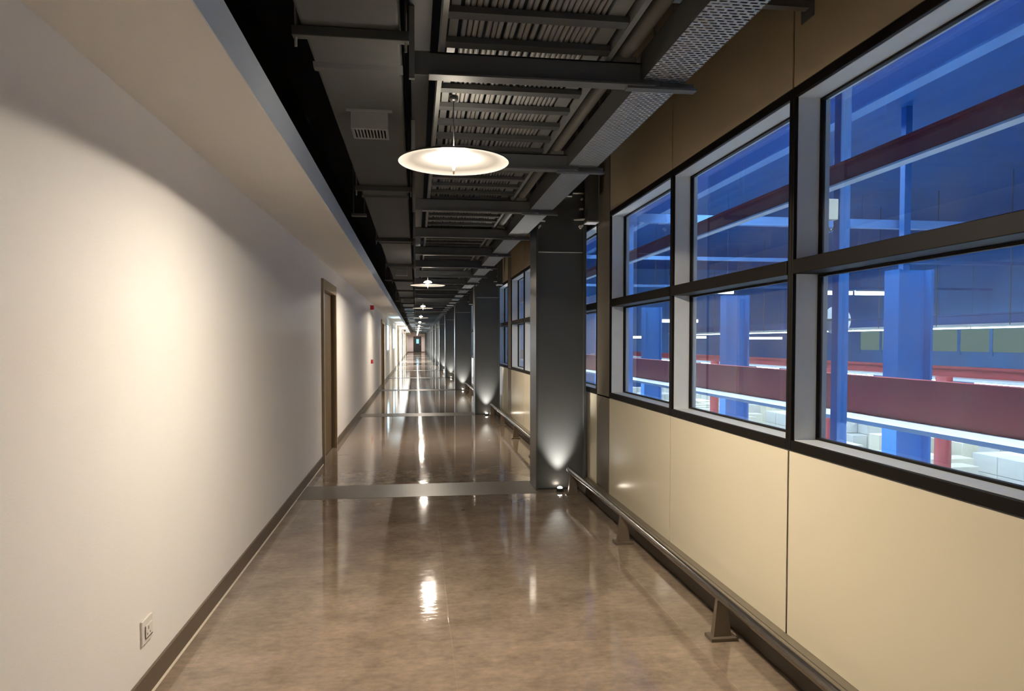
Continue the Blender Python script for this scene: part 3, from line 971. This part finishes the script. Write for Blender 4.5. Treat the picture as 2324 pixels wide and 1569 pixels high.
# light battens: under the low girder, and farther rows hung across the hall
def make_batten(L, axis, tube_mat, drop=1.0, name='light_batten'):
    t = empty(name, (0, 0, 0))
    if axis == 'y':
        boxes('housing', [(-0.06, 0.06, -L / 2, L / 2, 0.0, 0.05)], 'white_steel', t)
        boxes('led_tube', [(-0.045, 0.045, -L / 2 + 0.02, L / 2 - 0.02, -0.04, 0.0)], tube_mat, t)
    else:
        boxes('housing', [(-L / 2, L / 2, -0.06, 0.06, 0.06, 0.10)], 'white_steel', t)
        boxes('led_tube', [(-L / 2 + 0.02, L / 2 - 0.02, -0.05, 0.05, -0.06, 0.06)], tube_mat, t)
        bm = bmesh.new()
        for x in (-L * 0.4, L * 0.4):
            tube(bm, [(x, 0, 0.10), (x, 0, drop)], 0.004, 6)
        obj('hanger', bm, 'steel_mid', t)
    return t
b0 = make_batten(1.5, 'y', 'tube')
b0.location = (6.22, 4.0, 0.42)
tag(b0, 'bright white light batten under the flange of the low red girder', 'light', 'light battens under the low red girder')
for k in range(1, 16):
    dup(b0, (6.22, 4.0 + 2.0 * k, 0.42))
for k in range(12):
    dup(b0, (12.7, 6.0 + 2.6 * k, 0.56), 'bright white light batten under the deeper red girder', 'light battens under the deeper girder')
for i, (x, y, z) in enumerate(((14.1, 23.0, 3.2), (16.4, 23.0, 3.2), (9.7, 23.0, 3.2), (19.4, 30.4, 2.42), (22.9, 30.4, 2.42), (25.4, 30.4, 2.42), (11.5, 30.4, 2.42),
                               (16.0, 40.0, 1.75), (13.0, 40.0, 1.75), (20.8, 40, 1.7), (23.4, 40, 1.7))):
    o = make_batten(2.2, 'x', 'far_tube', HC - z)
    o.location = (x, y, z)
    tag(o, 'pale light batten hung across the hall, deep behind the glass', 'light', 'light battens hung across the hall')

# continuous light trunking at eye level, and added unseen strips above the low girder
for k in range(13):
    o = make_batten(2.9, 'y', 'far_tube')
    o.location = (17.5, 6.8 + 3.0 * k, 1.95)
    bm = bmesh.new()
    tube(bm, [(0, 0, 0.05), (0, 0, HC - 1.95)], 0.012, 6)
    obj('hanger', bm, 'steel_mid', o)
    tag(o, 'pale light batten in the straight line of lights at eye level deep in the hall', 'light', 'line of light battens deep in the hall')
for k in range(8):
    o = empty('added_strip_light', (5.85, 0.0 + 5.0 * k, 5.4))  # added lamp above the panes' view, lights flange and cartons
    boxes('housing', [(-0.20, 0.20, -1.5, 1.5, 0.0, 0.08), (-0.20, -0.185, -1.5, 1.5, -0.42, 0.0), (0.185, 0.20, -1.5, 1.5, -0.10, 0.0)], 'white_steel', o)  # deep skirt added to keep this light out of the corridor
    boxes('led_panel', [(-0.17, 0.17, -1.45, 1.45, -0.01, 0.0)], 'hall_fill', o)
    bm = bmesh.new()
    for yy in (-1.2, 1.2):
        tube(bm, [(0, yy, 0.08), (0, yy, HC - 5.4)], 0.012, 6)
    obj('hanger', bm, 'steel_mid', o)
    tag(o, 'added out-of-view strip light above the low red girder', 'light', 'added strip lights above the low girder')

for k in range(9):
    o = empty('added_strip_light', (9.0, 0.5 + 5.0 * k, 6.3))  # added fill lamp, hidden by the blue girder, brightens the hall
    boxes('housing', [(-0.20, 0.20, -1.5, 1.5, 0.0, 0.08), (-0.20, -0.185, -1.5, 1.5, -0.03, 0.0), (0.185, 0.20, -1.5, 1.5, -0.03, 0.0)], 'white_steel', o)
    boxes('led_panel', [(-0.17, 0.17, -1.45, 1.45, -0.01, 0.0)], 'hall_fill_soft', o)
    bm = bmesh.new()
    for yy in (-1.2, 1.2):
        tube(bm, [(0, yy, 0.08), (0, yy, HC - 6.3)], 0.012, 6)
    obj('hanger', bm, 'steel_mid', o)
    tag(o, 'added fill strip light hidden behind the light blue girder', 'light', 'added fill lights under the hall roof')

# loads of cartons on pallets
def make_load(nx, ny, nz, s, m, seed, missing):
    rnd = random.Random(seed)
    t = empty('pallet_load', (0, 0, HZ))
    boxes('pallet', [(-0.62, 0.62, -0.62 + i * 0.25, -0.62 + i * 0.25 + 0.16, 0.10, 0.125) for i in range(5)] + [(x - 0.06, x + 0.06, -0.6, 0.6, 0.0, 0.10) for x in (-0.54, 0, 0.54)], 'pallet', t)
    bm = bmesh.new()
    sx, sy, sz = 1.24 / nx, 1.24 / ny, s
    for k in range(nz):
        for i in range(nx):
            for j in range(ny):
                if k == nz - 1 and rnd.random() < missing:
                    continue
                g = 0.006
                x0 = -0.62 + i * sx; y0 = -0.62 + j * sy; z0 = 0.125 + k * sz
                box(bm, x0 + g, x0 + sx - g, y0 + g, y0 + sy - g, z0 + 0.002, z0 + sz - 0.004)
    obj('carton_stack', bm, m, t, bevel=0.008, seg=1)
    return t
protos = [make_load(3, 2, 6, 0.36, 'carton', 1, 0.0), make_load(2, 2, 5, 0.40, 'carton_warm', 2, 0.5), make_load(3, 3, 7, 0.33, 'carton', 3, 0.35), make_load(2, 3, 5, 0.42, 'carton_warm', 4, 0.2)]
spots = []
rnd = random.Random(11)
y = 7.0
while y < 34:
    x = 8.6
    while x < 21:
        bad = any(abs(x - cx) < 1.05 and abs(y - cy) < 1.05 for cx, cy in ((7.55, 10), (7.55, 16), (7.55, 22), (9, 14.5), (9, 11), (9, 20.4), (10.6, 14)))
        if not bad and rnd.random() < 0.72:
            spots.append((x + rnd.uniform(-0.05, 0.05), y + rnd.uniform(-0.05, 0.05)))
        x += 1.55
    y += 1.7
used = set()
for i, (x, y) in enumerate(spots):
    k = rnd.randrange(4)
    lab = 'pale carton load on a pallet in the hall, seen through the lower panes'
    if k not in used:
        used.add(k)
        o = protos[k]
        o.location = (x, y, HZ)
        tag(o, lab, 'carton load', 'carton loads on the hall floor')
    else:
        dup(protos[k], (x, y, HZ))
